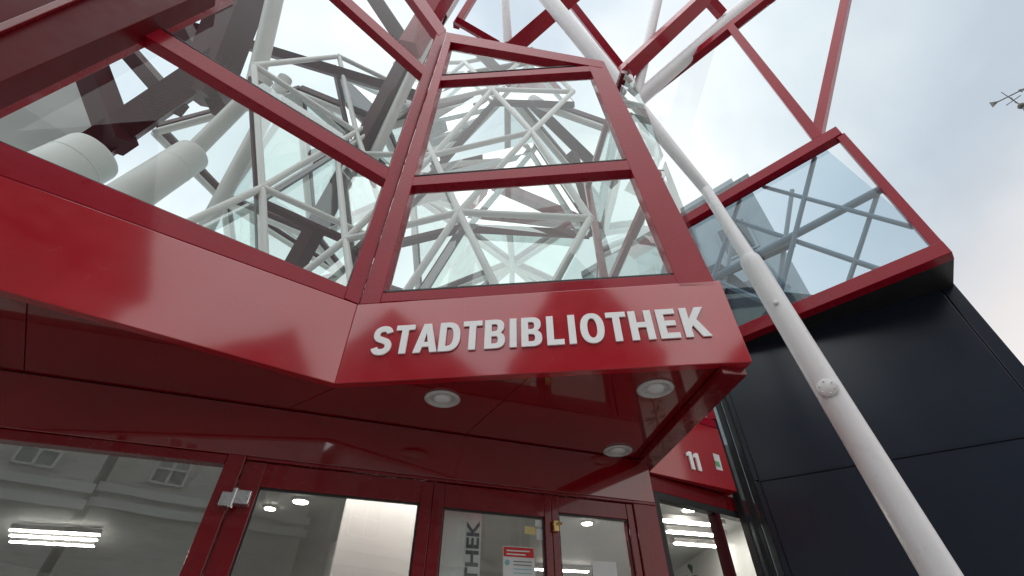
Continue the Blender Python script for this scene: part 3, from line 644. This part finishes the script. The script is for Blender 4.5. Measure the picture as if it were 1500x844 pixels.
# ------------------------------------------------------------------ weather vane on a spire at the right
b0=at_t(1497,155,30); vn=thing('weather_vane','small dark weather vane on a spire tip against the clouds at the right','weather vane',V((b0.x,b0.y,0)))
m=MB(); m.lathe(V((b0.x,b0.y,0)),UP,[(2.2,0),(2.2,b0.z-7),(2.5,b0.z-6.9),(1.2,b0.z-4),(.35,b0.z-1.2),(.06,b0.z-.1)],10); m.build('spire',SLATE,vn)
MB().lathe(b0-V((0,0,.2)),UP,[(.02,0),(.15,.06),(.22,.2),(.15,.34),(.02,.4)],16).build('ball',GILT,vn)
mast=V((b0.x,b0.y,b0.z+1.9)); MB().tube(b0,mast,.04,.025,8).build('mast',GILT,vn)
mid=b0+V((0,0,1.25)); vd=V((.75,-.66,0)).normalized()
m=MB(); m.beam(mid-vd*.75,mid+vd*.65,.07,.04); m.prism([mid+vd*.6+V((0,0,-.17)),mid+vd*.95,mid+vd*.6+V((0,0,.17))],V((.02,.02,0))); m.prism([mid-vd*.45+V((0,0,.03)),mid-vd*.85+V((0,0,.3)),mid-vd*.95+V((0,0,-.25)),mid-vd*.6+V((0,0,-.04))],V((.02,.02,0))); m.build('arrow',GILT,vn)
m=MB(); m.beam(b0+V((0,0,.75))-V((.35,.2,0)),b0+V((0,0,.75))+V((.35,.2,0)),.04,.04); m.beam(b0+V((0,0,.75))-V((-.2,.35,0)),b0+V((0,0,.75))+V((-.2,.35,0)),.04,.04); m.build('cross_bar',GILT,vn)
# ------------------------------------------------------------------ buildings across the street (mirrored in the glass)
def street_block(lab,x0,x1,y,h,ridge,mat,n,rows,z0,dz,name,k_=1.0):
    t=thing(name,lab,'building',((x0+x1)/2,y,0))
    MB().prism([(x0,y,0),(x1,y,0),(x1,y-8,0),(x0,y-8,0)],(0,0,h)).build('wall',mat,t)
    for z in [1.0]+[z0+dz*r-.4 for r in range(1,rows)]+[z0+dz*r-.75 for r in range(1,rows)]+[h-.3]: MB().prism([(x0-.1,y+.12,z),(x1+.1,y+.12,z),(x1+.1,y-.02,z),(x0-.1,y-.02,z)],(0,0,.2)).build('band',STONE,t)
    xm=(x0+x1)/2
    MB().prism([(x0-.3,y+.4,h),(x1+.3,y+.4,h),(xm,y+.4,h+ridge)],(0,-8.6,0)).build('roof',SLATE,t)
    st_=(x1-x0)/n
    for r in range(rows):
        for k in range(n):
            x=x0+st_*(k+.5); z=z0+r*dz
            f=MB()
            for sx in (-.6,.6,0): f.box((x+sx*k_,y+.05,z+.95*k_),.06,.1,1.9*k_)
            for sz in (0.03,.65,1.3,1.87): f.box((x,y+.045,z+sz*k_),1.12*k_,.08,.05)
            f=f.build('window',STONE,t); MB().poly([(x-.6*k_,y+.03,z),(x+.6*k_,y+.03,z),(x+.6*k_,y+.03,z+1.9*k_),(x-.6*k_,y+.03,z+1.9*k_)]).build('pane',G_DARK,f)
street_block('pale brick gabled house across the street, mirrored in the left window',-12,-2.6,-9.5,8.2,4.5,BRICK,4,2,1.3,3.6,'brick_house',.6)
street_block('narrow pale gabled house across the street, right of the brick house',-2.4,2.6,-10,9.5,5.5,BRICK,2,2,1.3,3.8,'gabled_house',.6)
street_block('wide brick house across the street opposite the canopy corner',3.0,11,-9,7.0,4.0,BRICK,4,2,1.5,2.9,'brick_house',.8)
# ------------------------------------------------------------------ world, sun, camera
W=D.worlds.new('World'); SC.world=W; W.use_nodes=True; t=W.node_tree; t.nodes.clear(); L=t.links
out=t.nodes.new('ShaderNodeOutputWorld'); bg=t.nodes.new('ShaderNodeBackground'); bg.inputs[1].default_value=.125; L.new(bg.outputs[0],out.inputs[0])
sk=t.nodes.new('ShaderNodeTexSky'); sk.sky_type='NISHITA'; sk.sun_disc=False; sk.sun_elevation=math.radians(56); sk.sun_rotation=math.radians(190)
tc=t.nodes.new('ShaderNodeTexCoord').outputs['Generated']
n1=noise(t,2.0,6,tc,.48); n1.inputs['Distortion'].default_value=.35
cl=ramp(t,n1.outputs[0],[(.34,(5.5,6.3,7.0)),(.5,(7.3,8.0,8.4)),(.64,(9.5,9.7,9.8))])
sx=t.nodes.new('ShaderNodeSeparateXYZ'); L.new(tc,sx.inputs[0])
wx=t.nodes.new('ShaderNodeMapRange'); wx.inputs[1].default_value=.58; wx.inputs[2].default_value=.80; L.new(sx.outputs[0],wx.inputs[0])
wz_=t.nodes.new('ShaderNodeMapRange'); wz_.inputs[1].default_value=.64; wz_.inputs[2].default_value=.42; L.new(sx.outputs[2],wz_.inputs[0])
wm=t.nodes.new('ShaderNodeMath'); wm.operation='MULTIPLY'; L.new(wx.outputs[0],wm.inputs[0]); L.new(wz_.outputs[0],wm.inputs[1])
cw=t.nodes.new('ShaderNodeMixRGB'); cw.inputs[2].default_value=(9.6,8.7,8.2,1); L.new(wm.outputs[0],cw.inputs[0]); L.new(cl.outputs[0],cw.inputs[1])
fa=ramp(t,noise(t,1.3,4,tc).outputs[0],[(.3,(.8,)*3),(.6,(.97,)*3)])
mx=t.nodes.new('ShaderNodeMixRGB'); L.new(fa.outputs[0],mx.inputs[0]); L.new(sk.outputs[0],mx.inputs[1]); L.new(cw.outputs[0],mx.inputs[2])
gr=t.nodes.new('ShaderNodeMapRange'); gr.inputs[1].default_value=-.2; gr.inputs[2].default_value=.7; gr.inputs[3].default_value=1.12; gr.inputs[4].default_value=.88; L.new(sx.outputs[0],gr.inputs[0])
mm=t.nodes.new('ShaderNodeVectorMath'); mm.operation='SCALE'; L.new(mx.outputs[0],mm.inputs[0]); L.new(gr.outputs[0],mm.inputs['Scale']); L.new(mm.outputs[0],bg.inputs[0])
sl_=D.lights.new('sun','SUN'); sl_.energy=1.4; sl_.angle=math.radians(100); sl_.color=(1,.97,.92); so_=D.objects.new('sun',sl_); COL.objects.link(so_)
sdir_=V((-.10,-.55,.83)).normalized(); so_.rotation_euler=(-sdir_).to_track_quat('-Z','Y').to_euler(); so_.location=(0,-5,20)
cam=D.cameras.new('camera'); cam.lens=16.0; cam.sensor_width=36; cam.clip_start=.05; cam.clip_end=1500
co=D.objects.new('camera',cam); COL.objects.link(co); co.location=CAM; co.rotation_euler=(math.pi/2+PT,0,0); SC.camera=co
SC.view_settings.view_transform='Standard'; SC.view_settings.look='None'; SC.view_settings.exposure=0
